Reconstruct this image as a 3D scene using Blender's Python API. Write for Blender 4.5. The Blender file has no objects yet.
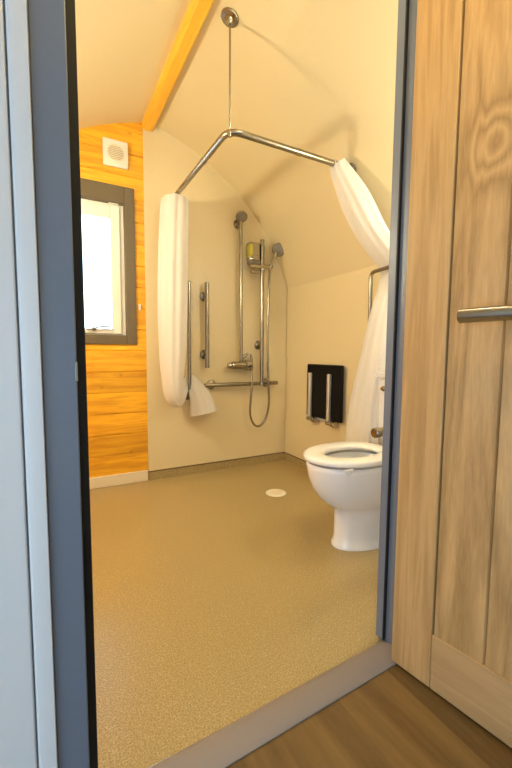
import bpy, bmesh, math, random
from mathutils import Vector, Matrix
random.seed(4)
sc = bpy.context.scene
COL = sc.collection
R = math.radians

# ------------------------------------------------------------------ materials
def new_mat(name):
    m = bpy.data.materials.new(name); m.use_nodes = True
    nt = m.node_tree
    return m, nt, nt.nodes['Principled BSDF'], nt.links

def plain(name, col, rough=.5, metal=0., bump=0., bscale=60., var=0., spec=.5):
    m, nt, p, L = new_mat(name)
    p.inputs['Specular IOR Level'].default_value = spec
    p.inputs['Base Color'].default_value = (*col, 1)
    p.inputs['Roughness'].default_value = rough
    p.inputs['Metallic'].default_value = metal
    tc = nt.nodes.new('ShaderNodeTexCoord')
    nz = nt.nodes.new('ShaderNodeTexNoise'); nz.inputs['Scale'].default_value = bscale
    nz.inputs['Detail'].default_value = 4
    L.new(tc.outputs['Object'], nz.inputs['Vector'])
    if var:
        mx = nt.nodes.new('ShaderNodeMix'); mx.data_type = 'RGBA'
        mx.inputs['A'].default_value = (*[c*(1-var) for c in col], 1)
        mx.inputs['B'].default_value = (*[min(1, c*(1+var)) for c in col], 1)
        L.new(nz.outputs['Fac'], mx.inputs['Factor']); L.new(mx.outputs['Result'], p.inputs['Base Color'])
    if bump:
        b = nt.nodes.new('ShaderNodeBump'); b.inputs['Strength'].default_value = bump
        b.inputs['Distance'].default_value = .002
        L.new(nz.outputs['Fac'], b.inputs['Height']); L.new(b.outputs['Normal'], p.inputs['Normal'])
    return m

def wood(name, dark, light, stretch, rough=.5, ring=6., board=None, knots=None, fine=.5, bump=.15, spot=0., tv=.14):
    """grain runs along the axis with the smallest number in stretch; board = (axis, width, offset) varies the tone board by board"""
    m, nt, p, L = new_mat(name)
    N = nt.nodes.new
    tc = N('ShaderNodeTexCoord')
    vec = tc.outputs['Object']
    tone = None
    if board:
        ax, wd, off = board
        sep = N('ShaderNodeSeparateXYZ'); L.new(vec, sep.inputs[0])
        a = N('ShaderNodeMath'); a.operation = 'SUBTRACT'; a.inputs[1].default_value = off
        L.new(sep.outputs[ax], a.inputs[0])
        d = N('ShaderNodeMath'); d.operation = 'DIVIDE'; d.inputs[1].default_value = wd; L.new(a.outputs[0], d.inputs[0])
        fl = N('ShaderNodeMath'); fl.operation = 'FLOOR'; L.new(d.outputs[0], fl.inputs[0])
        wn = N('ShaderNodeTexWhiteNoise'); wn.noise_dimensions = '1D'; L.new(fl.outputs[0], wn.inputs['W'])
        tone = wn.outputs['Value']
        sh = N('ShaderNodeVectorMath'); sh.operation = 'SCALE'; sh.inputs['Scale'].default_value = 7.0
        L.new(wn.outputs['Color'], sh.inputs[0])
        ad = N('ShaderNodeVectorMath'); ad.operation = 'ADD'; L.new(vec, ad.inputs[0]); L.new(sh.outputs[0], ad.inputs[1])
        vec = ad.outputs[0]
    mp = N('ShaderNodeMapping'); mp.inputs['Scale'].default_value = stretch; L.new(vec, mp.inputs['Vector'])
    n1 = N('ShaderNodeTexNoise'); n1.inputs['Scale'].default_value = 1.0; n1.inputs['Detail'].default_value = 3
    n1.inputs['Distortion'].default_value = .6
    L.new(mp.outputs[0], n1.inputs['Vector'])
    mr = N('ShaderNodeMath'); mr.operation = 'MULTIPLY'; mr.inputs[1].default_value = ring; L.new(n1.outputs['Fac'], mr.inputs[0])
    if knots:
        # rings round a knot: distance from the knot (in the wood's own plane) joins the ring phase
        kx, kz, kr, axx, axz = knots
        s2 = N('ShaderNodeSeparateXYZ'); L.new(tc.outputs['Object'], s2.inputs[0])
        def sub(o, k, q):
            t = N('ShaderNodeMath'); t.operation = 'SUBTRACT'; t.inputs[1].default_value = k; L.new(o, t.inputs[0])
            u = N('ShaderNodeMath'); u.operation = 'MULTIPLY'; u.inputs[1].default_value = q; L.new(t.outputs[0], u.inputs[0])
            w = N('ShaderNodeMath'); w.operation = 'POWER'; w.inputs[1].default_value = 2; L.new(u.outputs[0], w.inputs[0]); return w.outputs[0]
        s = N('ShaderNodeMath'); s.operation = 'ADD'; L.new(sub(s2.outputs[axx], kx, 1.25), s.inputs[0]); L.new(sub(s2.outputs[axz], kz, .8), s.inputs[1])
        dd = N('ShaderNodeMath'); dd.operation = 'DIVIDE'; dd.inputs[1].default_value = -kr*kr; L.new(s.outputs[0], dd.inputs[0])
        ex = N('ShaderNodeMath'); ex.operation = 'EXPONENT'; L.new(dd.outputs[0], ex.inputs[0])
        km = N('ShaderNodeMath'); km.operation = 'MULTIPLY'; km.inputs[1].default_value = 5.2; L.new(ex.outputs[0], km.inputs[0])
        ka = N('ShaderNodeMath'); ka.operation = 'ADD'; L.new(km.outputs[0], ka.inputs[0]); L.new(mr.outputs[0], ka.inputs[1])
        mr = ka
    fr = N('ShaderNodeMath'); fr.operation = 'PINGPONG'; fr.inputs[1].default_value = 1.0; L.new(mr.outputs[0], fr.inputs[0])
    mp2 = N('ShaderNodeMapping'); mp2.inputs['Scale'].default_value = [s*9 for s in stretch]; L.new(vec, mp2.inputs['Vector'])
    n2 = N('ShaderNodeTexNoise'); n2.inputs['Scale'].default_value = 1.6; n2.inputs['Detail'].default_value = 5; n2.inputs['Roughness'].default_value = .7
    L.new(mp2.outputs[0], n2.inputs['Vector'])
    mx0 = N('ShaderNodeMix'); mx0.data_type = 'FLOAT'; mx0.inputs['Factor'].default_value = fine
    L.new(fr.outputs[0], mx0.inputs['A']); L.new(n2.outputs['Fac'], mx0.inputs['B'])
    ramp = N('ShaderNodeValToRGB')
    ramp.color_ramp.elements[0].color = (*dark, 1); ramp.color_ramp.elements[1].color = (*light, 1)
    ramp.color_ramp.elements[0].position = .15; ramp.color_ramp.elements[1].position = .75
    L.new(mx0.outputs['Result'], ramp.inputs['Fac'])
    colr = ramp.outputs['Color']
    if tone is not None:
        hs = N('ShaderNodeHueSaturation')
        mm = N('ShaderNodeMapRange'); mm.inputs['To Min'].default_value = 1-tv; mm.inputs['To Max'].default_value = 1+tv*.85
        L.new(tone, mm.inputs['Value']); L.new(mm.outputs[0], hs.inputs['Value']); L.new(colr, hs.inputs['Color'])
        colr = hs.outputs['Color']
    if spot:
        vo = N('ShaderNodeTexVoronoi'); vo.inputs['Scale'].default_value = 4.2
        L.new(vec, vo.inputs['Vector'])
        lt = N('ShaderNodeMapRange'); lt.inputs['From Min'].default_value = .03; lt.inputs['From Max'].default_value = .085
        lt.inputs['To Min'].default_value = spot; lt.inputs['To Max'].default_value = 0
        L.new(vo.outputs['Distance'], lt.inputs['Value'])
        km = N('ShaderNodeMix'); km.data_type = 'RGBA'; km.inputs['B'].default_value = (.16, .05, .012, 1)
        L.new(lt.outputs[0], km.inputs['Factor']); L.new(colr, km.inputs['A']); colr = km.outputs['Result']
    L.new(colr, p.inputs['Base Color'])
    p.inputs['Roughness'].default_value = rough
    b = N('ShaderNodeBump'); b.inputs['Strength'].default_value = bump; b.inputs['Distance'].default_value = .001
    L.new(n2.outputs['Fac'], b.inputs['Height']); L.new(b.outputs['Normal'], p.inputs['Normal'])
    return m

def vinyl(name):
    m, nt, p, L = new_mat(name); N = nt.nodes.new
    tc = N('ShaderNodeTexCoord')
    n = N('ShaderNodeTexNoise'); n.inputs['Scale'].default_value = 230; n.inputs['Detail'].default_value = 2
    L.new(tc.outputs['Object'], n.inputs['Vector'])
    r = N('ShaderNodeValToRGB'); e = r.color_ramp.elements
    e[0].position = .32; e[0].color = (.25, .178, .07, 1)
    e[1].position = .70; e[1].color = (.485, .385, .205, 1)
    k = r.color_ramp.elements.new(.5); k.color = (.365, .278, .12, 1)
    L.new(n.outputs['Fac'], r.inputs['Fac'])
    v = N('ShaderNodeTexVoronoi'); v.inputs['Scale'].default_value = 110; L.new(tc.outputs['Object'], v.inputs['Vector'])
    lt = N('ShaderNodeMath'); lt.operation = 'LESS_THAN'; lt.inputs[1].default_value = .17; L.new(v.outputs['Distance'], lt.inputs[0])
    mx = N('ShaderNodeMix'); mx.data_type = 'RGBA'; mx.inputs['B'].default_value = (.52, .44, .30, 1)
    L.new(lt.outputs[0], mx.inputs['Factor']); L.new(r.outputs['Color'], mx.inputs['A'])
    L.new(mx.outputs['Result'], p.inputs['Base Color'])
    p.inputs['Roughness'].default_value = .30
    b = N('ShaderNodeBump'); b.inputs['Strength'].default_value = .12; b.inputs['Distance'].default_value = .001
    L.new(n.outputs['Fac'], b.inputs['Height']); L.new(b.outputs['Normal'], p.inputs['Normal'])
    return m

def cloth(name, col):
    m, nt, p, L = new_mat(name); N = nt.nodes.new
    p.inputs['Base Color'].default_value = (*col, 1); p.inputs['Roughness'].default_value = .8
    tr = N('ShaderNodeBsdfTranslucent'); tr.inputs['Color'].default_value = (*col, 1)
    mx = N('ShaderNodeMixShader'); mx.inputs[0].default_value = .35
    L.new(p.outputs[0], mx.inputs[1]); L.new(tr.outputs[0], mx.inputs[2])
    L.new(mx.outputs[0], nt.nodes['Material Output'].inputs['Surface'])
    w = N('ShaderNodeTexNoise'); w.inputs['Scale'].default_value = 25
    b = N('ShaderNodeBump'); b.inputs['Strength'].default_value = .15; b.inputs['Distance'].default_value = .004
    tc = N('ShaderNodeTexCoord'); L.new(tc.outputs['Object'], w.inputs['Vector'])
    L.new(w.outputs['Fac'], b.inputs['Height']); L.new(b.outputs['Normal'], p.inputs['Normal'])
    return m

def glass(name, tint=(1, 1, 1)):
    m, nt, p, L = new_mat(name); N = nt.nodes.new
    t = N('ShaderNodeBsdfTransparent'); t.inputs['Color'].default_value = (*tint, 1)
    g = N('ShaderNodeBsdfGlossy'); g.inputs['Roughness'].default_value = .02
    fr = N('ShaderNodeFresnel'); fr.inputs['IOR'].default_value = 1.45
    mx = N('ShaderNodeMixShader'); L.new(fr.outputs[0], mx.inputs[0]); L.new(t.outputs[0], mx.inputs[1]); L.new(g.outputs[0], mx.inputs[2])
    L.new(mx.outputs[0], nt.nodes['Material Output'].inputs['Surface'])
    return m

def lamp_mat(name, col, s):
    m, nt, p, L = new_mat(name)
    p.inputs['Emission Color'].default_value = (*col, 1); p.inputs['Emission Strength'].default_value = s
    return m

M = dict(
    panel=plain('wet_wall_panel', (.705, .605, .38), .38, 0, .05, 90, .03),
    ceil=plain('painted_lining', (.71, .612, .38), .62, 0, .08, 70, .02),
    pine=wood('pine_boards', (.64, .285, .014), (.85, .455, .024), (2.2, 9, 26), .45, 5, (2, .1455, .067), None, .45, .12, .8),
    beam=wood('pine_beam', (.80, .42, .03), (.92, .56, .06), (22, 1.5, 22), .45, 4, None, None, .45),
    grey=plain('taupe_paint', (.125, .098, .058), .5, 0, .05, 80, .04),
    frame=plain('slate_paint', (.135, .156, .195), .42, 0, .06, 60, .03),
    white=plain('white_paint', (.60, .59, .58), .45, 0, .04, 60, .01),
    upvc=plain('white_plastic', (.80, .78, .72), .3),
    skirt=plain('cream_paint', (.78, .70, .55), .45),
    vinyl=vinyl('speckled_vinyl'),
    cap=plain('brown_cap', (.17, .115, .05), .5),
    oak=wood('oak_grain', (.33, .185, .062), (.515, .325, .135), (42, 42, 1.7), .42, 5, None, None, .6, .2),
    oakb=wood('oak_board_grain', (.275, .15, .048), (.525, .33, .137), (15, 15, 1.3), .42, 7, (0, .128, .119), (.205, 1.415, .055, 0, 2), .6, .2, tv=.05),
    oakr=wood('oak_rail_grain', (.33, .19, .075), (.46, .292, .13), (1.6, 26, 26), .42, 5, None, None, .6, .2),
    lam=wood('lobby_floorboards', (.098, .056, .0165), (.185, .111, .036), (13, 1.3, 13), .4, 5, (0, .19, .08), None, .55, .1),
    chrome=plain('brushed_steel', (.35, .315, .25), .27, 1.),
    polish=plain('polished_chrome', (.46, .43, .37), .13, 1.),
    nozzle=plain('grey_nozzle', (.22, .20, .17), .4),
    black=plain('black_plastic', (.004, .0035, .0035), .5, spec=.15),
    rubber_and_shadow=plain('black_rubber_and_shadow', (.006, .006, .006), .6),  # window gasket rubber, also the painted shadow in the door rebate
    ceramic=plain('white_ceramic', (.79, .80, .82), .12),
    seatw=plain('white_seat_plastic', (.80, .79, .77), .25),
    curtain=cloth('white_curtain_cloth', (.90, .885, .86)),
    thr=plain('grey_threshold', (.24, .205, .19), .5, 0, .05, 200, .05),
    glass=glass('clear_glass'),
    soap=glass('yellow_soap', (.85, .78, .25)),
    yellow=plain('yellow_liquid', (.55, .48, .08), .2),
    alu=plain('pale_aluminium', (.70, .68, .64), .32, .6),
    lobby=plain('lobby_white', (.62, .62, .62), .6),
    lampd=lamp_mat('lamp_diffuser', (1, .80, .52), 6),
)

# ------------------------------------------------------------------ mesh helpers
def box(bm, x0, x1, y0, y1, z0, z1):
    vs = [bm.verts.new((x, y, z)) for x in (x0, x1) for y in (y0, y1) for z in (z0, z1)]
    for f in ((0, 1, 3, 2), (4, 6, 7, 5), (0, 4, 5, 1), (2, 3, 7, 6), (0, 2, 6, 4), (1, 5, 7, 3)):
        bm.faces.new([vs[i] for i in f])
    return bm

def frame_of(t, ref=None):
    t = Vector(t).normalized()
    ref = Vector(ref) if ref is not None else (Vector((0, 0, 1)) if abs(t.z) < .9 else Vector((1, 0, 0)))
    u = (ref - ref.dot(t)*t).normalized()
    return t, u, t.cross(u)

def loft(bm, rings, cap=True, closed=True):
    vr = [[bm.verts.new(p) for p in r] for r in rings]
    n = len(vr[0])
    for a, b in zip(vr[:-1], vr[1:]):
        for i in range(n if closed else n-1):
            j = (i+1) % n
            bm.faces.new((a[i], a[j], b[j], b[i]))
    if cap:
        bm.faces.new(list(reversed(vr[0]))); bm.faces.new(vr[-1])
    return bm

def tube(bm, pts, r, n=14, cap=True):
    pts = [Vector(p) for p in pts]
    rr = r if isinstance(r, (list, tuple)) else [r]*len(pts)
    tans = []
    for i in range(len(pts)):
        a = pts[max(0, i-1)]; b = pts[min(len(pts)-1, i+1)]
        tans.append((b-a).normalized())
    t, u, v = frame_of(tans[0])
    rings = []
    for i, p in enumerate(pts):
        t = tans[i]
        u = (u - u.dot(t)*t).normalized(); v = t.cross(u)
        rings.append([p + (u*math.cos(2*math.pi*k/n) + v*math.sin(2*math.pi*k/n))*rr[i] for k in range(n)])
    return loft(bm, rings, cap)

def rod(bm, a, b, r, n=20, ch=.0025):
    """straight bar with softly chamfered ends"""
    a = Vector(a); b = Vector(b); d = (b-a).normalized()
    return tube(bm, [a, a+d*ch, b-d*ch, b], [r-ch, r, r, r-ch], n)

def lathe(bm, prof, o, axis, n=28, cap=True):
    t, u, v = frame_of(axis); o = Vector(o)
    return loft(bm, [[o + t*h + (u*math.cos(2*math.pi*k/n) + v*math.sin(2*math.pi*k/n))*max(r, 1e-4) for k in range(n)] for r, h in prof], cap)

def bend(corners, rad, n=6):
    """polyline with rounded corners"""
    c = [Vector(p) for p in corners]; out = [c[0]]
    for i in range(1, len(c)-1):
        a = (c[i-1]-c[i]).normalized(); b = (c[i+1]-c[i]).normalized()
        p0 = c[i]+a*rad; p1 = c[i]+b*rad
        for k in range(n+1):
            s = k/n
            out.append(p0*(1-s)**2 + c[i]*2*s*(1-s) + p1*s*s)
    out.append(c[-1]); return out

def catmull(P, per=8):
    out = []
    for i in range(len(P)-1):
        p0 = P[max(0, i-1)]; p1 = P[i]; p2 = P[i+1]; p3 = P[min(len(P)-1, i+2)]
        for k in range(per):
            t = k/per
            out.append([.5*((2*b)+(-a+c)*t+(2*a-5*b+4*c-d)*t*t+(-a+3*b-3*c+d)*t**3) for a, b, c, d in zip(p0, p1, p2, p3)])
    out.append(list(P[-1])); return out

ORIG = {}
def obj(name, bm, mat, parent=None, bevel=0, local=False, loc=None, angle=40, seg=2, solid=0):
    bmesh.ops.recalc_face_normals(bm, faces=bm.faces[:])
    me = bpy.data.meshes.new(name)
    if parent is not None:
        o0 = ORIG[parent]
    else:
        if loc is None:
            xs = [v.co.x for v in bm.verts]; ys = [v.co.y for v in bm.verts]; zs = [v.co.z for v in bm.verts]
            loc = ((min(xs)+max(xs))/2, (min(ys)+max(ys))/2, min(zs))
        o0 = Vector(loc)
    if not local:
        for v in bm.verts: v.co -= o0
    for f in bm.faces: f.smooth = True
    bm.to_mesh(me); bm.free()
    me.set_sharp_from_angle(angle=R(angle))
    me.materials.append(M[mat])
    o = bpy.data.objects.new(name, me); COL.objects.link(o)
    ORIG[o] = o0
    if parent is not None: o.parent = parent
    else: o.location = o0
    if solid:
        s = o.modifiers.new('solid', 'SOLIDIFY'); s.thickness = solid; s.offset = 0
    if bevel:
        b = o.modifiers.new('bevel', 'BEVEL'); b.width = bevel; b.segments = seg; b.limit_method = 'ANGLE'; b.angle_limit = R(35)
        b.harden_normals = False
    return o

def thing(name, loc, label, cat, group=None, rotz=0):
    o = bpy.data.objects.new(name, None); COL.objects.link(o)
    o.empty_display_size = .1
    o.location = loc; o.rotation_euler = (0, 0, rotz)
    ORIG[o] = Vector(loc)
    return tag(o, label, cat, group)
def tag(o, label, cat, group=None):
    o['label'] = label; o['category'] = cat
    if group: o['group'] = group
    return o
def struct(o, label, cat):
    o['kind'] = 'structure'; o['label'] = label; o['category'] = cat
    return o
nb = bmesh.new

# ------------------------------------------------------------------ the pod's shape
YB = 2.71            # face of the far end wall
XR, XL = 1.78, -.504 # long side walls (upright part)
YF = .82             # bathroom face of the door wall
CX, CA, CR, CZ = .638, .314, 1.539, .976
def ceil_z(x):
    return CZ + math.sqrt(CR*CR - (abs(x-CX)+CA)**2)
def arch(n=18, off=0.):
    pts = []
    for i in range(-n, n+1):
        dx = 1.142*i/n
        x = CX+dx
        a = math.atan2(ceil_z(x)-CZ, abs(dx)+CA)
        pts.append((x + math.copysign(1, dx)*off*math.cos(a) if dx else x, ceil_z(x)+off*math.sin(a)))
    return pts
ZS = ceil_z(XR)      # spring line

# ceiling: curved lining with thickness
ins, outs = arch(), arch(off=.05)
bm = nb()
loft(bm, [[(x, y, z) for x, z in ins] + [(x, y, z) for x, z in reversed(outs)] for y in (YF-.04, YB+.06)])
struct(obj('ceiling', bm, 'ceil', angle=25), 'cream curved vaulted ceiling lining', 'ceiling')
# walls
def groove_wall(bm, x0, x1, z0, z1, y, step=.1455, zoff=.067, g=.005, d=.007, back=.06):
    """horizontal boards with V joints, as one skin, plus a back"""
    zs = [(z0, y)]
    k = math.floor((z0-zoff)/step)+1
    while zoff+k*step < z1-g:
        z = zoff+k*step
        if z-g > z0: zs += [(z-g, y), (z, y+d), (z+g, y)]
        k += 1
    zs.append((z1, y))
    zs += [(z1, y+back), (z0, y+back)]
    loft(bm, [[(x, yy, z) for z, yy in zs] for x in (x0, x1)])
WX0, WX1, WZ0, WZ1 = -.10, .472, 1.040, 1.922   # window opening
bm = nb()
groove_wall(bm, XL, WX0, 0, 2.50, YB)
groove_wall(bm, WX1, CX+.03, 0, 2.50, YB)
groove_wall(bm, WX0, WX1, 0, WZ0, YB)
groove_wall(bm, WX0, WX1, WZ1, 2.50, YB)
box(bm, CX+.03, XR+.05, YB, YB+.06, 0, 2.50)
struct(obj('wall_back', bm, 'pine', loc=(0, 0, 0), angle=20), 'orange pine boarded end wall round the window', 'wall')
# wet wall panel over the boards, up to the arch
bm = nb()
xs = [.600+i*(XR-.600)/26 for i in range(27)]
f = [(.600, .067)] + [(XR, .067)] + [(x, ceil_z(x)+.004) for x in reversed(xs)]
loft(bm, [[(x, y, z) for x, z in f] for y in (YB-.010, YB-.0005)])
struct(obj('trim_1', bm, 'panel', angle=30), 'cream wet wall panel behind the shower', 'wall panel')
bm = nb(); box(bm, XR, XR+.05, YF, YB+.06, 0, ZS)
struct(obj('wall_right', bm, 'panel'), 'cream wet wall panel with the folded seat', 'wall')
bm = nb(); box(bm, XR-.006, XR-.0005, YF+.002, YB-.011, .067, 1.452)
struct(obj('trim_2', bm, 'panel', bevel=.002), 'cream wall lining below the curved ceiling on the right', 'wall panel')
bm = nb(); box(bm, XL-.05, XL, YF, YB+.06, 0, ZS)
struct(obj('wall_left', bm, 'pine'), 'pine side wall of the wet room', 'wall')
# door wall with its opening
DX0, DX1, DZ = -.0125, .966, 2.08
bm = nb()
for y0, y1 in ((.735, YF),):
    box(bm, -1.25, DX0, y0, y1, 0, 2.62); box(bm, DX1, 2.0, y0, y1, 0, 2.62); box(bm, DX0, DX1, y0, y1, DZ, 2.62)
struct(obj('wall_front', bm, 'lobby'), 'white wall round the doorway', 'wall')
# floors
bm = nb(); box(bm, XL-.05, XR+.05, .785, YB+.06, -.04, 0)
struct(obj('floor', bm, 'vinyl', loc=(0, 0, 0)), 'speckled tan safety vinyl floor', 'floor')
bm = nb(); box(bm, -1.3, 1.36, -1.8, .735, -.04, 0)
struct(obj('floor_lobby', bm, 'lam', loc=(0, 0, 0)), 'brown oak plank floor outside the doorway', 'floor')
# vinyl upstand with brown cap, and cream skirting below the boards
bm = nb(); box(bm, .602, XR-.008, YB-.012, YB-.0005, .0, .062)
struct(obj('trim_3', bm, 'vinyl', loc=(0, 0, 0)), 'vinyl upstand along the foot of the shower wall', 'upstand')
bm = nb(); box(bm, XR-.008, XR-.0005, YF+.002, YB-.0005, .0, .062)
struct(obj('trim_4', bm, 'vinyl', loc=(0, 0, 0)), 'vinyl upstand along the foot of the right wall', 'upstand')
bm = nb(); box(bm, .600, XR-.011, YB-.015, YB-.0105, .060, .069); box(bm, XR-.011, XR-.0065, YF+.002, YB-.0105, .060, .069)
struct(obj('trim_5', bm, 'cap'), 'brown capping strip above the vinyl upstand', 'capping strip')
bm = nb(); box(bm, XL+.001, .594, YB-.018, YB-.0005, .0005, .078)
struct(obj('baseboard_back', bm, 'skirt', bevel=.004), 'cream skirting board under the pine boards', 'skirting')
# strip closing the cladding's edge
# ridge beam
bm = nb()
prof = [(.594, 2.62), (.594, 2.450), (.606, 2.427), (.660, 2.427), (.673, 2.445), (.673, 2.62)]
loft(bm, [[(x, y, z) for x, z in prof] for y in (YF+.001, YB-.002)])
tag(obj('ridge_beam', bm, 'beam', bevel=.003), 'orange pine beam running along the top of the curved ceiling', 'beam')

# ------------------------------------------------------------------ window
win = struct(thing('window_1', (WX0, YB, WZ0), 'white framed casement window in a taupe surround', 'window'), 'white framed casement window in a taupe surround', 'window')
def ring_box(bm, x0, x1, z0, z1, w, y0, y1, wt=None, wb=None):
    wt = wt or w; wb = wb or w
    box(bm, x0, x0+w, y0, y1, z0, z1); box(bm, x1-w, x1, y0, y1, z0, z1)
    box(bm, x0+w, x1-w, y0, y1, z1-wt, z1); box(bm, x0+w, x1-w, y0, y1, z0, z0+wb)
bm = nb(); ring_box(bm, WX0-.06, .534, .982, 2.027, .066, YB-.014, YB+.032, .112, .062)
obj('surround', bm, 'grey', win, bevel=.003)
bm = nb(); ring_box(bm, WX0+.001, WX1-.001, WZ0+.002, WZ1-.003, .038, YB+.030, YB+.060)
obj('outer_frame', bm, 'upvc', win, bevel=.004)
bm = nb(); ring_box(bm, WX0+.030, WX1-.030, WZ0+.012, WZ1-.026, .060, YB+.018, YB+.050, .076, .034)
sash = obj('sash', bm, 'upvc', win, bevel=.005)
bm = nb(); box(bm, WX0+.088, WX1-.088, YB+.034, YB+.040, WZ0+.040, WZ1-.096)
obj('pane', bm, 'glass', win)
bm = nb(); ring_box(bm, WX0+.086, WX1-.086, WZ0+.038, WZ1-.094, .004, YB+.026, YB+.034)
obj('gasket', bm, 'rubber_and_shadow', sash)
bm = nb()
lathe(bm, [(.011, 0), (.013, .004), (.011, .018), (.004, .022)], (.262, YB+.018, 1.083), (0, -1, 0))
tube(bm, catmull([(.262, YB-.002, 1.083), (.24, YB-.006, 1.079), (.215, YB-.006, 1.079)], 4), [.006]*8+[.003])
tube(bm, catmull([(.262, YB-.002, 1.083), (.29, YB-.008, 1.095), (.33, YB-.008, 1.099), (.365, YB-.006, 1.097)], 5), .005)
obj('handle', bm, 'nozzle', sash)
bm = nb(); box(bm, .372, .432, YB+.004, YB+.03, 1.909, 1.916)  # white block standing for a bright reflection at the window head
obj('glint_block', bm, 'upvc', win)

# extractor fan
fan = thing('extractor_fan', (.430, YB, 2.147), 'square white extractor fan cover on the pine boards above the window', 'extractor fan')
bm = nb(); box(bm, .342, .498, YB-.024, YB-.0005, 2.140, 2.308)
obj('cover', bm, 'upvc', fan, bevel=.006)
bm = nb()
c = Vector((.420, YB-.0245, 2.224))
lathe(bm, [(.051, 0), (.053, .003), (.050, .005), (.047, .003), (.046, 0)], c, (0, -1, 0), 32, False)
for i in range(-4, 5):
    z = i*.0105; w = math.sqrt(.048**2-z*z)
    box(bm, c.x-w, c.x+w, c.y-.004, c.y+.001, c.z+z-.003, c.z+z+.003)
obj('grille', bm, 'skirt', fan)
bm = nb(); lathe(bm, [(.047, -.0005), (.047, .0008)], c, (0, -1, 0), 32)
obj('shaft', bm, 'nozzle', fan)

# small clip on the strip of boards beside the window
bm = nb(); box(bm, .551, .566, YB-.009, YB-.0003, 1.222, 1.262); lathe(bm, [(.004, 0), (.004, .006), (.0025, .008)], (.5585, YB-.009, 1.250), (0, -1, 0), 10)
tag(obj('wall_clip', bm, 'upvc', bevel=.002), 'small pale clip on the pine strip between the window and the shower panel', 'clip')

# ------------------------------------------------------------------ shower rail
RZ, RX, RY = 1.955, .756, 1.655
sr = thing('shower_rail', (RX, RY, RZ), 'L-shaped steel curtain rail hung from the curved ceiling', 'shower rail')
bm = nb(); tube(bm, bend([(RX, YB-.011, RZ), (RX, RY, RZ), (1.497, RY, RZ)], .075, 8), .0155, 16)
rail = obj('rail', bm, 'chrome', sr)
for a, b in (((RX, 1.965, RZ), (RX, 1.995, RZ)), ((1.135, RY, RZ), (1.165, RY, RZ))):
    bm = nb(); rod(bm, a, b, .0172, 16); obj('joint_sleeve', bm, 'chrome', rail)
bm = nb(); rod(bm, (RX+.012, RY+.012, RZ+.004), (RX+.012, RY+.012, ceil_z(RX)-.008), .0045, 10, .0005)
obj('ceiling_rod', bm, 'chrome', sr)
bm = nb(); lathe(bm, [(.009, -.022), (.009, 0), (.0075, .006)], (RX+.012, RY+.012, RZ), (0, 0, 1), 14)
obj('rod_clamp', bm, 'chrome', sr)
# the ceiling rose sits square on the slope
nx = (abs(RX+.012-CX)+CA)/CR; nz = (ceil_z(RX+.012)-CZ)/CR
bm = nb(); lathe(bm, [(.043, 0), (.043, .005), (.039, .010), (.020, .012), (.016, .022), (.008, .030)], (RX+.012, RY+.012, ceil_z(RX+.012)-.0005), (-nx, 0, -nz))
obj('ceiling_rose', bm, 'chrome', sr)
bm = nb(); lathe(bm, [(.034, 0), (.034, .004), (.030, .008), (.017, .010), (.016, .03)], (RX, YB-.0105, RZ), (0, -1, 0))
obj('wall_flange', bm, 'chrome', sr)
bm = nb(); lathe(bm, [(.034, 0), (.034, .004), (.030, .008), (.017, .010), (.016, .03)], (1.506, RY, RZ), (-.77, 0, -.62))
obj('wall_flange', bm, 'chrome', sr)

# ------------------------------------------------------------------ curtains
def bundle(spine, per=10, n=72, pleats=11, amp=.13, twist=.0):
    """gathered cloth: spine rows are x y z half-side half-depth pleat-depth"""
    P = catmull(spine, per)
    rings = []
    for i, q in enumerate(P):
        a = Vector(P[max(0, i-1)][:3]); b = Vector(P[min(len(P)-1, i+1)][:3])
        t = (b-a).normalized()
        Y = Vector((0, 1, 0)); v = (Y-Y.dot(t)*t).normalized(); u = t.cross(v)
        ring = []
        for k in range(n):
            th = 2*math.pi*k/n
            s = 1+.55*q[5]*(math.sin(pleats*th+twist*i)*.7+math.sin((pleats*2-5)*th+1.7-twist*.6*i)*.3)
            ring.append(Vector(q[:3])+u*q[3]*s*math.cos(th)+v*q[4]*s*math.sin(th))
        rings.append(ring)
    return rings
def curtain_rings(par, pts, axis):
    for p in pts:
        bm = nb()
        t, u, v = frame_of(axis); c = Vector(p)
        tube(bm, [c+(u*math.cos(a)+v*math.sin(a))*.021 for a in [2*math.pi*k/20 for k in range(21)]], .0022, 8, False)
        obj('curtain_ring', bm, 'upvc', par)

lc = [(.757, 2.52, 1.940, .080, .10, .12), (.757, 2.52, 1.88, .086, .105, .13), (.748, 2.525, 1.6, .092, .105, .13), (.742, 2.53, 1.25, .094, .10, .12),
      (.740, 2.535, .95, .088, .09, .10), (.738, 2.54, .77, .074, .085, .08), (.748, 2.555, .635, .060, .075, .08), (.790, 2.60, .590, .048, .05, .10),
      (.845, 2.645, .655, .036, .032, .12), (.889, 2.676, .735, .022, .013, .10), (.922, 2.665, .725, .036, .026, .12),
      (.948, 2.64, .660, .062, .042, .12), (.976, 2.62, .575, .084, .05, .13), (.992, 2.61, .478, .102, .055, .14)]
bm = nb(); loft(bm, bundle(lc, pleats=9, twist=.012))
lcur = tag(obj('shower_curtain', bm, 'curtain', angle=60), 'white shower curtain gathered beside the window wall and tucked behind a raised grab rail', 'shower curtain', 'white shower curtains')
curtain_rings(lcur, [(RX, 2.46, RZ-.004), (RX, 2.52, RZ-.004), (RX, 2.58, RZ-.004)], (0, 1, 0))

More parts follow.
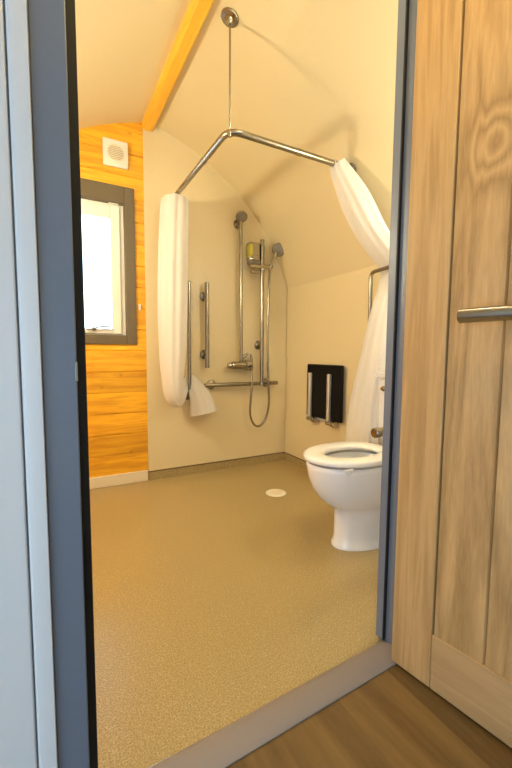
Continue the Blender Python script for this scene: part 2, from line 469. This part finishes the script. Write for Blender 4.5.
rc = [(1.405, 1.655, 1.965, .030, .050, .12), (1.43, 1.652, 1.92, .042, .062, .13), (1.50, 1.615, 1.775, .055, .092, .14), (1.585, 1.58, 1.62, .050, .095, .14),
      (1.690, 1.545, 1.475, .030, .090, .12), (1.735, 1.545, 1.405, .016, .085, .10), (1.728, 1.552, 1.33, .022, .080, .12), (1.692, 1.570, 1.15, .038, .085, .14),
      (1.675, 1.595, .92, .044, .100, .14), (1.662, 1.640, .64, .050, .120, .14), (1.652, 1.655, .36, .054, .135, .14), (1.648, 1.660, .16, .056, .14, .14)]
bm = nb(); loft(bm, bundle(rc, pleats=10, twist=.01))
rcur = tag(obj('shower_curtain', bm, 'curtain', angle=60), 'white shower curtain pulled over the rail beside the toilet and hanging behind it', 'shower curtain', 'white shower curtains')
curtain_rings(rcur, [(1.375, RY, RZ-.004), (1.395, RY, RZ-.004), (1.42, RY, RZ-.004)], (1, 0, 0))

# ------------------------------------------------------------------ grab rails
def flange(bm, o, ax, proj, r=.016):
    lathe(bm, [(.037, 0), (.037, .004), (.034, .0075), (r+.002, .010), (r-.003, .012), (r-.003, proj)], o, ax)

YR = YB-.0105          # panel face
g1 = thing('grab_rail', (1.03, YR, .82), 'short upright steel grab rail between the curtain and the shower', 'grab rail')
bm = nb(); rod(bm, (1.032, 2.64, .815), (1.032, 2.64, 1.447), .0165, 22, .003); obj('bar', bm, 'chrome', g1)
for z in (.915, 1.350):
    bm = nb(); flange(bm, (1.032, YR, z), (0, -1, 0), .062); obj('flange', bm, 'chrome', g1)

g2 = thing('shower_grab_rail', (1.33, YR, .69), 'inverted T of steel grab rails under the hand shower', 'grab rail')
bm = nb(); rod(bm, (1.012, 2.64, .684), (1.653, 2.64, .684), .0165, 22, .003); obj('horizontal_bar', bm, 'chrome', g2)
bm = nb(); rod(bm, (1.503, 2.64, .700), (1.500, 2.64, 1.822), .0165, 22, .003); obj('upright_bar', bm, 'chrome', g2)
bm = nb(); lathe(bm, [(.018, 0), (.024, .004), (.024, .034), (.018, .038)], (1.503, 2.64, .665), (0, 0, 1)); obj('joint', bm, 'chrome', g2)
for x, z in ((1.085, .684), (1.57, .684)):
    bm = nb(); flange(bm, (x, YR, z), (0, -1, 0), .06); obj('flange', bm, 'chrome', g2)
for z in (.995, 1.70):
    bm = nb(); flange(bm, (1.501, YR, z), (0, -1, 0), .06); obj('flange', bm, 'chrome', g2)
bm = nb()
rod(bm, (1.384, 2.628, 1.605), (1.562, 2.628, 1.612), .017, 18, .004)
rod(bm, (1.396, 2.632, 1.562), (1.462, 2.632, 1.564), .014, 16, .003)
lathe(bm, [(.021, -.03), (.024, -.024), (.024, .024), (.021, .03)], (1.5, 2.64, 1.607), (0, 0, 1))
lathe(bm, [(.014, -.018), (.017, -.012), (.019, .016), (.017, .02)], (1.566, 2.627, 1.612), (.35, -.35, .87))
obj('shower_slider', bm, 'polish', g2)

def hinged(root, base, ax_wall, bar_pts, rad=.0165, rb=.05, side=None):
    """wall plate + pivot + bar"""
    w = Vector(ax_wall); b = Vector(base); s = Vector(side)
    bm = nb()
    t, u, v = frame_of(w, (0, 0, 1))
    ring = []
    for h, k in ((0, 1), (.006, 1), (.009, .92)):
        ring.append([b + w*h + u*a*.085*k + s*c*.042*k for a, c in ((-1, -1), (-1, 1), (1, 1), (1, -1))])
    loft(bm, ring); obj('wall_plate', bm, 'chrome', root, bevel=.004)
    bm = nb()
    for q in (-1, 1):
        p = b + s*q*.024
        loft(bm, [[p+s*q*e + w*h + u*z for h, z in ((.008, -.05), (.05, -.032), (.075, 0), (.05, .032), (.008, .05))] for e in (0, .005)])
    rod(bm, b+w*.052-s*.034, b+w*.052+s*.034, .009, 14, .002)
    obj('hinge', bm, 'polish', root)
    bm = nb(); tube(bm, bend(bar_pts, rb, 8) if len(bar_pts) > 2 else bar_pts, rad, 20)
    return obj('bar', bm, 'chrome', root)

h1 = thing('hinged_rail', (.893, YR, .66), 'folded up steel support rail on the back wall holding the tucked curtain', 'grab rail', 'hinged support rails')
hinged(h1, (.893, YR, .662), (0, -1, 0), [(.893, 2.640, .655), (.893, 2.640, 1.440)], .014, side=(1, 0, 0))
h2 = thing('hinged_rail', (1.7735, 1.68, .65), 'folded up steel support rail on the right wall with the curtain over its top', 'grab rail', 'hinged support rails')
hinged(h2, (1.7735, 1.68, .655), (-1, 0, 0), [(1.712, 1.680, .65), (1.690, 1.664, 1.412), (1.686, 1.455, 1.418), (1.690, 1.450, .95)], .0115, .035, side=(0, 1, 0))
h3 = thing('hinged_rail', (1.7735, 1.0, .65), 'lowered steel support rail on the near side of the toilet', 'grab rail', 'hinged support rails')
hinged(h3, (1.7735, 1.0, .655), (-1, 0, 0), [(1.722, 1.0, .652), (1.069, 1.0, .633)], .0175, side=(0, 1, 0))
bm = nb(); lathe(bm, [(.0175, 0), (.019, .003), (.019, .022), (.015, .026)], (1.082, 1.0, .6335), (-1, 0, -.03))
obj('end_cap', bm, 'chrome', h3)

# ------------------------------------------------------------------ shower mixer with rigid riser
mx = thing('shower_mixer', (1.33, YR, .83), 'chrome bar shower mixer with an upright pipe and small fixed rose', 'shower')
bm = nb()
lathe(bm, [(.024, -.08), (.029, -.075), (.029, -.012), (.032, -.01), (.032, .012), (.030, .014), (.031, .03), (.043, .036), (.046, .078), (.036, .092)], (1.318, 2.645, .832), (1, 0, .02))
obj('body', bm, 'polish', mx)
bm = nb()
lathe(bm, [(.022, 0), (.024, .012), (.025, .03), (.019, .04), (.004, .043)], (1.243, 2.645, .831), (-1, 0, -.02))
tube(bm, [(1.222, 2.640, .828), (1.204, 2.595, .822)], [.0075, .005], 10)
obj('lever', bm, 'polish', mx)
for x in (1.275, 1.37):
    bm = nb(); lathe(bm, [(.030, 0), (.030, .004), (.024, .009), (.014, .012), (.014, .058)], (x, YR, .832), (0, -1, 0)); obj('wall_inlet', bm, 'polish', mx)
bm = nb()
lathe(bm, [(.015, 0), (.017, .004), (.017, .03), (.013, .034)], (1.322, 2.645, .853), (0, 0, 1))
lathe(bm, [(.012, 0), (.013, .01), (.011, .045)], (1.322, 2.645, .885), (.62, -.1, .55))
obj('outlet', bm, 'polish', mx)
bm = nb(); tube(bm, [(1.320, 2.645, .88), (1.312, 2.645, 1.94)], .013, 16)
obj('riser_pipe', bm, 'chrome', mx)
bm = nb(); lathe(bm, [(.012, -.034), (.024, -.026), (.042, -.010), (.046, .004), (.044, .012)], (1.308, 2.628, 1.962), (-.12, -.62, -.78))
rs = obj('fixed_rose', bm, 'polish', mx)
bm = nb(); lathe(bm, [(.040, 0), (.038, .002)], Vector((1.308, 2.628, 1.962))+Vector((-.12, -.62, -.78)).normalized()*.012, (-.12, -.62, -.78))
obj('spray_face', bm, 'nozzle', rs)
bm = nb(); flange(bm, (1.312, YR, 1.925), (0, -1, 0), .05, .010); obj('pipe_bracket', bm, 'chrome', mx)

# hand shower and hose
hsr = thing('hand_shower', (1.566, 2.627, 1.61), 'chrome hand shower resting in the slider with a looping hose', 'hand shower')
hc = Vector((1.632, 2.605, 1.755)); hd = Vector((-.50, -.72, -.45)).normalized()
bm = nb(); tube(bm, catmull([(1.562, 2.628, 1.585), (1.569, 2.626, 1.62), (1.592, 2.622, 1.68), (1.618, 2.618, 1.73)], 5), [.0085]*4+[.011]*8+[.0125]*4, 14)
obj('handle', bm, 'polish', hsr)
bm = nb(); lathe(bm, [(.012, -.028), (.034, -.018), (.052, -.004), (.054, .006), (.050, .011)], hc, hd)
hh = obj('head', bm, 'polish', hsr)
bm = nb(); lathe(bm, [(.047, .0105), (.044, .013)], hc, hd)
for r_, k_ in ((.014, 6), (.026, 12), (.038, 16)):
    t, u, v = frame_of(hd)
    for k in range(k_):
        a = 2*math.pi*k/k_
        p = hc+hd*.012+(u*math.cos(a)+v*math.sin(a))*r_
        lathe(bm, [(.0024, 0), (.0016, .0025)], p, hd, 6)
obj('spray_face', bm, 'nozzle', hh)
hp = [(1.350, 2.640, .912), (1.385, 2.635, .925), (1.405, 2.632, .885), (1.405, 2.632, .78), (1.398, 2.61, .66), (1.388, 2.61, .56), (1.390, 2.62, .44), (1.425, 2.63, .36), (1.475, 2.63, .335),
      (1.527, 2.63, .375), (1.553, 2.62, .46), (1.556, 2.61, .56), (1.546, 2.605, .70), (1.540, 2.605, .90), (1.540, 2.61, 1.20), (1.549, 2.615, 1.45), (1.560, 2.627, 1.59)]
bm = nb(); P = catmull(hp, 14)
tube(bm, P, [.0085 + (.0009 if i % 2 else 0) for i in range(len(P))], 10)
obj('hose', bm, 'chrome', hsr)

# soap dispenser
sd = thing('soap_dispenser', (1.425, YR, 1.62), 'chrome soap dispenser with yellow liquid behind the shower slider', 'soap dispenser')
bm = nb(); box(bm, 1.383, 1.475, YR-.072, YR-.0005, 1.650, 1.790); obj('case', bm, 'polish', sd, bevel=.010, seg=3)
bm = nb(); box(bm, 1.3815, 1.412, YR-.0735, YR-.010, 1.675, 1.772); obj('soap_window', bm, 'yellow', sd, bevel=.003)
bm = nb(); box(bm, 1.390, 1.468, YR-.066, YR-.004, 1.628, 1.652); lathe(bm, [(.006, 0), (.006, .004), (.004, .006)], (1.43, YR-.05, 1.63), (0, 0, -1), 12)
obj('pump', bm, 'nozzle', sd, bevel=.004)
bm = nb(); box(bm, 1.400, 1.458, YR-.080, YR-.071, 1.655, 1.690); obj('push_button', bm, 'polish', sd, bevel=.004)
bm = nb(); box(bm, 1.4745, 1.483, YR-.06, YR-.006, 1.69, 1.785); obj('side_panel', bm, 'black', sd, bevel=.003)

# ------------------------------------------------------------------ folded shower seat
XW = XR-.0065
ss = thing('shower_bench', (XW, 2.13, .44), 'black fold-up shower seat with pale legs on the right wall', 'shower seat')
bm = nb(); box(bm, 1.730, 1.752, 1.938, 2.336, .452, .850); obj('seat_panel', bm, 'black', ss, bevel=.010, seg=3)
bm = nb(); box(bm, 1.7535, XW-.0005, 2.02, 2.26, .430, .52); obj('wall_plate', bm, 'alu', ss, bevel=.003)
for y in (2.275, 2.055):
    bm = nb(); box(bm, 1.705, 1.729, y-.014, y+.014, .450, .785); obj('leg', bm, 'alu', ss, bevel=.006, seg=3)
    bm = nb(); rod(bm, (1.7165, y+.02, .436), (1.7165, y-.06, .436), .016, 14)
    box(bm, 1.720, XW-.0005, y-.052, y-.012, .412, .4515); obj('hinge_bracket', bm, 'polish', ss, bevel=.002)

# drain
fd = thing('floor_drain', (1.291, 2.06, 0), 'round white drain grating in the vinyl floor', 'floor drain')
bm = nb(); lathe(bm, [(.068, .0002), (.068, .002), (.064, .0045), (.048, .0045), (.046, .003)], (1.291, 2.06, 0), (0, 0, 1), 36); obj('rim', bm, 'upvc', fd)
bm = nb(); box(bm, 1.291-.034, 1.291+.034, 2.026, 2.094, .0031, .0034)
for k in range(-3, 4):
    w = math.sqrt(.044**2-(k*.012)**2); box(bm, 1.291-w, 1.291+w, 2.06+k*.012-.0035, 2.06+k*.012+.0035, .003, .0052)
obj('grating', bm, 'skirt', fd)

# ------------------------------------------------------------------ toilet
TY = 1.333
wc = thing('toilet', (1.40, TY, 0), 'white close-coupled toilet with an open seat and no lid', 'toilet')
def egg(xf, xb, hw, z, n=64, sq=2.6, xm=None):
    """plan outline: elliptical nose towards -X, squarer tail"""
    xm = xf+min((xb-xf)*.5, .25) if xm is None else xm
    pts = []
    for k in range(n):
        t = 2*math.pi*k/n
        c, s = math.cos(t), math.sin(t)
        if c < 0: pts.append(Vector((xm+c*(xm-xf), TY+hw*s, z)))
        else: pts.append(Vector((xm+math.copysign(abs(c)**(2/sq), c)*(xb-xm), TY+hw*math.copysign(abs(s)**(2/sq), s), z)))
    return pts
rows = [(1.170, 1.60, .112, 0.0005), (1.170, 1.60, .112, .012), (1.180, 1.595, .105, .022), (1.182, 1.59, .104, .06), (1.183, 1.59, .104, .12), (1.181, 1.59, .105, .175),
        (1.176, 1.59, .108, .190), (1.150, 1.585, .119, .205), (1.112, 1.58, .136, .232), (1.078, 1.58, .150, .268), (1.052, 1.58, .161, .310), (1.035, 1.58, .169, .355), (1.026, 1.58, .173, .400), (1.024, 1.58, .174, .416), (1.030, 1.578, .170, .424)]
rings = [egg(a, b, h, z) for a, b, h, z in rows]
# inside of the bowl
rings += [egg(1.095, 1.425, .108, .424, sq=2.2), egg(1.092, 1.428, .110, .418, sq=2.2), egg(1.105, 1.41, .104, .38, sq=2.1), egg(1.14, 1.385, .088, .32, sq=2), egg(1.19, 1.35, .060, .27, sq=2), egg(1.22, 1.33, .04, .25, sq=2)]
bm = nb(); loft(bm, rings); obj('pan', bm, 'ceramic', wc, angle=50)
bm = nb(); loft(bm, [egg(1.178, 1.358, .066, .284, sq=2), egg(1.178, 1.358, .066, .2845, sq=2)]); obj('water', bm, 'nozzle', wc)
so = [(1.030, 1.475, .170, .437), (1.014, 1.480, .180, .439), (1.010, 1.482, .182, .449), (1.014, 1.480, .179, .459), (1.030, 1.474, .168, .463)]
si = [(1.085, 1.432, .118, .463), (1.108, 1.412, .101, .459), (1.116, 1.404, .096, .449), (1.112, 1.410, .099, .439), (1.100, 1.42, .110, .437)]
rings = [egg(a, b, h, z, sq=2.5) for a, b, h, z in so] + [egg(a, b, h, z, sq=2.2) for a, b, h, z in si]
rings.append(rings[0])
bm = nb(); loft(bm, rings, cap=False); bmesh.ops.remove_doubles(bm, verts=bm.verts[:], dist=1e-5)
st = obj('seat', bm, 'seatw', wc, angle=60)
bm = nb(); loft(bm, [[(x, y, z) for x, z in ((1.070, .441), (1.118, .441), (1.110, .424), (1.094, .412), (1.078, .424))] for y in (1.160, 1.172)])
obj('buffer', bm, 'seatw', st, bevel=.003)
for y in (TY-.08, TY+.08):
    bm = nb(); rod(bm, (1.487, y-.03, .447), (1.487, y+.03, .447), .012, 14); box(bm, 1.478, 1.497, y-.012, y+.012, .4325, .447); obj('seat_hinge', bm, 'polish', st)
bm = nb()
loft(bm, [[(x, TY+y, z) for x, y in ((1.592+e, -.155+e), (1.592+e, .155-e), (1.752, .155-e), (1.752, -.155+e))] for z, e in ((.4325, .018), (.47, .008), (.55, 0), (.796, 0))])
obj('cistern', bm, 'ceramic', wc, bevel=.018, seg=4)
bm = nb(); box(bm, 1.580, 1.756, TY-.163, TY+.163, .799, .835); obj('cistern_lid', bm, 'ceramic', wc, bevel=.010, seg=3)
bm = nb(); lathe(bm, [(.015, 0), (.015, .006), (.009, .010), (.009, .018)], (1.592, 1.447, .742), (-1, 0, 0)); tube(bm, [(1.577, 1.447, .742), (1.570, 1.43, .738), (1.568, 1.37, .73)], [.006, .007, .005], 10)
obj('flush_lever', bm, 'polish', wc)

# ------------------------------------------------------------------ door frame, architrave, threshold
bm = nb(); box(bm, DX0, .0405, .724, YF, 0, DZ)
struct(obj('trim_6', bm, 'frame', bevel=.002), 'slate grey left jamb of the door frame', 'door jamb')
bm = nb(); box(bm, .916, DX1, .724, YF, 0, DZ)
struct(obj('trim_7', bm, 'frame', bevel=.002), 'slate blue right jamb of the door frame', 'door jamb')
bm = nb(); box(bm, .041, .9155, .724, YF, 2.02, DZ)
struct(obj('trim_8', bm, 'frame', bevel=.002), 'slate grey head of the door frame', 'door head')
lst = nb(); box(lst, .0407, .0595, .793, YF, .014, 2.0195)
lst = struct(obj('trim_9', lst, 'frame', bevel=.001), 'stop strip on the left jamb behind painted shading', 'door stop')
bm = nb(); box(bm, .0407, .0598, .786, .7928, .014, 2.0195); obj('rebate_shading', bm, 'rubber_and_shadow', lst)  # black strip standing for the shadow in the door rebate
bm = nb(); box(bm, .905, .9158, .793, YF, .014, 2.0195)
rst = struct(obj('trim_10', bm, 'frame', bevel=.001), 'slate blue stop strip on the right jamb', 'door stop')
bm = nb(); box(bm, .9055, .9157, .789, .7928, .014, 2.0195); obj('rebate_shading', bm, 'rubber_and_shadow', rst)  # matching black strip in place of rebate shadow
bm = nb(); box(bm, .0402, .0415, .7226, .764, .878, .912); box(bm, .0375, .0415, .7222, .7238, .878, .912); tag(obj('strike_plate', bm, 'chrome', bevel=.0004), 'small steel strike plate on the left jamb', 'strike plate')
bm = nb()
prof = [(-.042, .7345), (-.042, .722), (-.039, .718), (-.034, .716), (DX0-.0015, .716), (DX0-.0005, .718), (DX0-.0005, .7345)]
loft(bm, [[(x, y, z) for x, y in prof] for z in (0, DZ+.06)])
struct(obj('trim_11', bm, 'white', angle=30), 'white architrave beside the left jamb', 'architrave')
bm = nb(); box(bm, -1.2, -.0450, .722, .7345, .0, 2.28)
struct(obj('trim_12', bm, 'white', bevel=.003), 'white wall lining left of the doorway', 'wall lining')
bm = nb()
prof = [(.716, .0005), (.716, .004), (.728, .011), (.776, .013), (.788, .010), (.800, .0025), (.800, .0005)]
loft(bm, [[(x, y+dy, z) for y, z in prof] for x, dy in ((.0413, -.022), (.9152, 0))])
struct(obj('trim_13', bm, 'thr', angle=30), 'grey lilac threshold strip across the doorway', 'threshold')

# ------------------------------------------------------------------ oak door, opened outwards
ang = math.atan2(-.98931, .14586)
door = struct(thing('door_1', (.873, .728, 0), '', '', rotz=ang), 'open ledged oak door with a horizontal steel pull rail', 'door')
DW, DH, DT, DB = .838, 1.99, .044, .008
bd = (.119, .247, .375, .503, .631, .719)
def dobj(name, bm, mat, bevel=0, par=None, **k): return obj(name, bm, mat, par or door, bevel, True, **k)
for nm, x0, x1 in (('stile', 0, .1185), ('stile', .7195, DW)):
    bm = nb(); box(bm, x0, x1, 0, DT, DB, DH); dobj(nm, bm, 'oak', .0025)
bm = nb(); box(bm, .1190, .7190, 0, DT, DB, .165); dobj('bottom_rail', bm, 'oakr', .0025)
bm = nb(); box(bm, .1190, .7190, 0, DT, 1.86, DH); dobj('top_rail', bm, 'oakr', .0025)
bm = nb()
for a, b in zip(bd[:-1], bd[1:]):
    # each board with V edges, running behind the rails
    a0, b0 = a+.0002, b-.0002
    prof = [(a0, .012), (a0+.0035, .005), (b0-.0035, .005), (b0, .012), (b0, DT-.012), (b0-.0035, DT-.005), (a0+.0035, DT-.005), (a0, DT-.012)]
    loft(bm, [[(x, y, z) for x, y in prof] for z in (.160, 1.866)])
dobj('boards', bm, 'oakb', angle=20)
bm = nb(); rod(bm, (.176, -.060, 1.019), (.666, -.060, 1.019), .0165, 28, .002); pr = dobj('pull_rail', bm, 'chrome')
for x in (.318, .545):
    bm = nb(); flange(bm, (x, .0045, 1.019), (0, -1, 0), .062); dobj('flange', bm, 'chrome', 0, pr)
for z in (.25, 1.0, 1.75):
    bm = nb(); rod(bm, (-.006, .046, z-.05), (-.006, .046, z+.05), .0055, 12, .001); dobj('hinge', bm, 'chrome')

# ------------------------------------------------------------------ the lobby behind the camera
bm = nb()
SY0, SY1, SZ0, SZ1 = -1.35, .35, .10, 1.38      # low side window of the lobby
box(bm, -1.3, -1.25, -1.8, SY0, 0, 2.35); box(bm, -1.3, -1.25, SY1, .735, 0, 2.35); box(bm, -1.3, -1.25, SY0, SY1, 0, SZ0); box(bm, -1.3, -1.25, SY0, SY1, SZ1, 2.35)
struct(obj('wall_lobby_left', bm, 'lobby'), 'white side wall of the lobby', 'wall')
bm = nb(); box(bm, 1.30, 1.36, -1.8, .735, 0, 2.35)
struct(obj('wall_lobby_right', bm, 'lobby'), 'white wall behind the open oak door', 'wall')
bm = nb(); box(bm, -1.3, 1.36, -1.8, .735, 2.35, 2.40)
struct(obj('ceiling_lobby', bm, 'lobby'), 'white lobby ceiling', 'ceiling')
bm = nb()
LX0, LX1, LZ0, LZ1 = -1.00, -.35, .30, 1.35  # unseen plain opening, placed to let daylight in behind the camera
box(bm, -1.3, LX0, -1.86, -1.8, 0, 2.40); box(bm, LX1, 1.36, -1.86, -1.8, 0, 2.40); box(bm, LX0, LX1, -1.86, -1.8, LZ1, 2.40); box(bm, LX0, LX1, -1.86, -1.8, 0, LZ0)
struct(obj('wall_lobby_back', bm, 'lobby'), 'white lobby wall with a plain opening for daylight', 'wall')

# pipe boxing is not seen; lamps of the place, plus an added one ------------------------------------------------
def point(name, loc, e, col, rad):
    l = bpy.data.lights.new(name, 'POINT'); l.energy = e; l.color = col; l.shadow_soft_size = rad
    o = bpy.data.objects.new(name, l); COL.objects.link(o); o.location = loc; return o
WARM = (1, .912, .675)
# mirror light on the door wall, right of the doorway
ml = thing('mirror_light', (1.58, YF, 1.68), 'small wall light beside the doorway inside the wet room', 'wall light')
bm = nb(); box(bm, 1.52, 1.64, YF+.0005, YF+.03, 1.68, 1.76); obj('back_plate', bm, 'chrome', ml, bevel=.004)
point('mirror_lamp', (1.58, YF+.10, 1.72), 8, WARM, .085)
# bulkhead on the left
bl = thing('bulkhead_light', (XL, 1.95, 1.61), 'small wall light on the left pine wall of the wet room', 'wall light')
bm = nb(); box(bm, XL+.0005, XL+.03, 1.89, 2.01, 1.61, 1.69); obj('back_plate', bm, 'chrome', bl, bevel=.004)
point('bulkhead_lamp', (XL+.12, 1.95, 1.65), 24, WARM, .08)
# unseen added light; blocker meant to cut a shadow across the right wall
cl = thing('added_ceiling_light', (.84, 1.0, 2.4), 'unseen added light with a shadow blocker beside the ridge beam', 'ceiling light')
bm = nb(); box(bm, .905, .910, .84, 1.18, 2.315, 2.40); obj('shadow_blocker', bm, 'white', cl)  # opaque lip added to block the lamp on its right side
bm = nb(); box(bm, .80, .905, .9, 1.1, 2.392, 2.40); obj('tray', bm, 'white', cl)
point('added_ceiling_lamp', (.855, 1.0, 2.375), 5, WARM, .012)
# lobby downlight
point('lobby_lamp', (.42, .32, 2.2), 9, (1, .68, .18), .04)

# daylight
w = bpy.data.worlds.new('World'); sc.world = w; w.use_nodes = True
bg = w.node_tree.nodes['Background']; bg.inputs['Color'].default_value = (.58, .79, 1.0, 1); bg.inputs['Strength'].default_value = 3.0
def portal(name, loc, rot, sx, sy):
    l = bpy.data.lights.new(name, 'AREA'); l.shape = 'RECTANGLE'; l.size = sx; l.size_y = sy; l.cycles.is_portal = True
    o = bpy.data.objects.new(name, l); COL.objects.link(o); o.location = loc; o.rotation_euler = rot
portal('lobby_daylight', ((LX0+LX1)/2, -1.87, (LZ0+LZ1)/2), (R(90), 0, 0), LX1-LX0, LZ1-LZ0)
portal('lobby_side_daylight', (-1.31, (SY0+SY1)/2, (SZ0+SZ1)/2), (R(90), 0, R(-90)), SY1-SY0, SZ1-SZ0)
portal('window_daylight', ((WX0+WX1)/2, YB+.07, (WZ0+WZ1)/2), (R(-90), 0, 0), WX1-WX0, WZ1-WZ0)

# ------------------------------------------------------------------ camera
cd = bpy.data.cameras.new('camera'); cam = bpy.data.objects.new('camera', cd); COL.objects.link(cam)
cd.sensor_fit = 'VERTICAL'; cd.sensor_height = 36; cd.sensor_width = 24; cd.lens = 374/768*36; cd.clip_start = .02
cam.matrix_world = Matrix.Translation((0, 0, .93)) @ (Matrix.Rotation(-R(28.8), 4, 'Z') @ Matrix.Rotation(R(90)-math.atan(31/374), 4, 'X') @ Matrix.Rotation(R(.42), 4, 'Z'))
sc.camera = cam
vs = sc.view_settings
vs.view_transform = 'Standard'; vs.look = 'None'; vs.gamma = 1; vs.exposure = .92; vs.use_curve_mapping = False
sc.cycles.use_denoising = True
sc.cycles.max_bounces = 10; sc.cycles.diffuse_bounces = 6; sc.cycles.transparent_max_bounces = 8
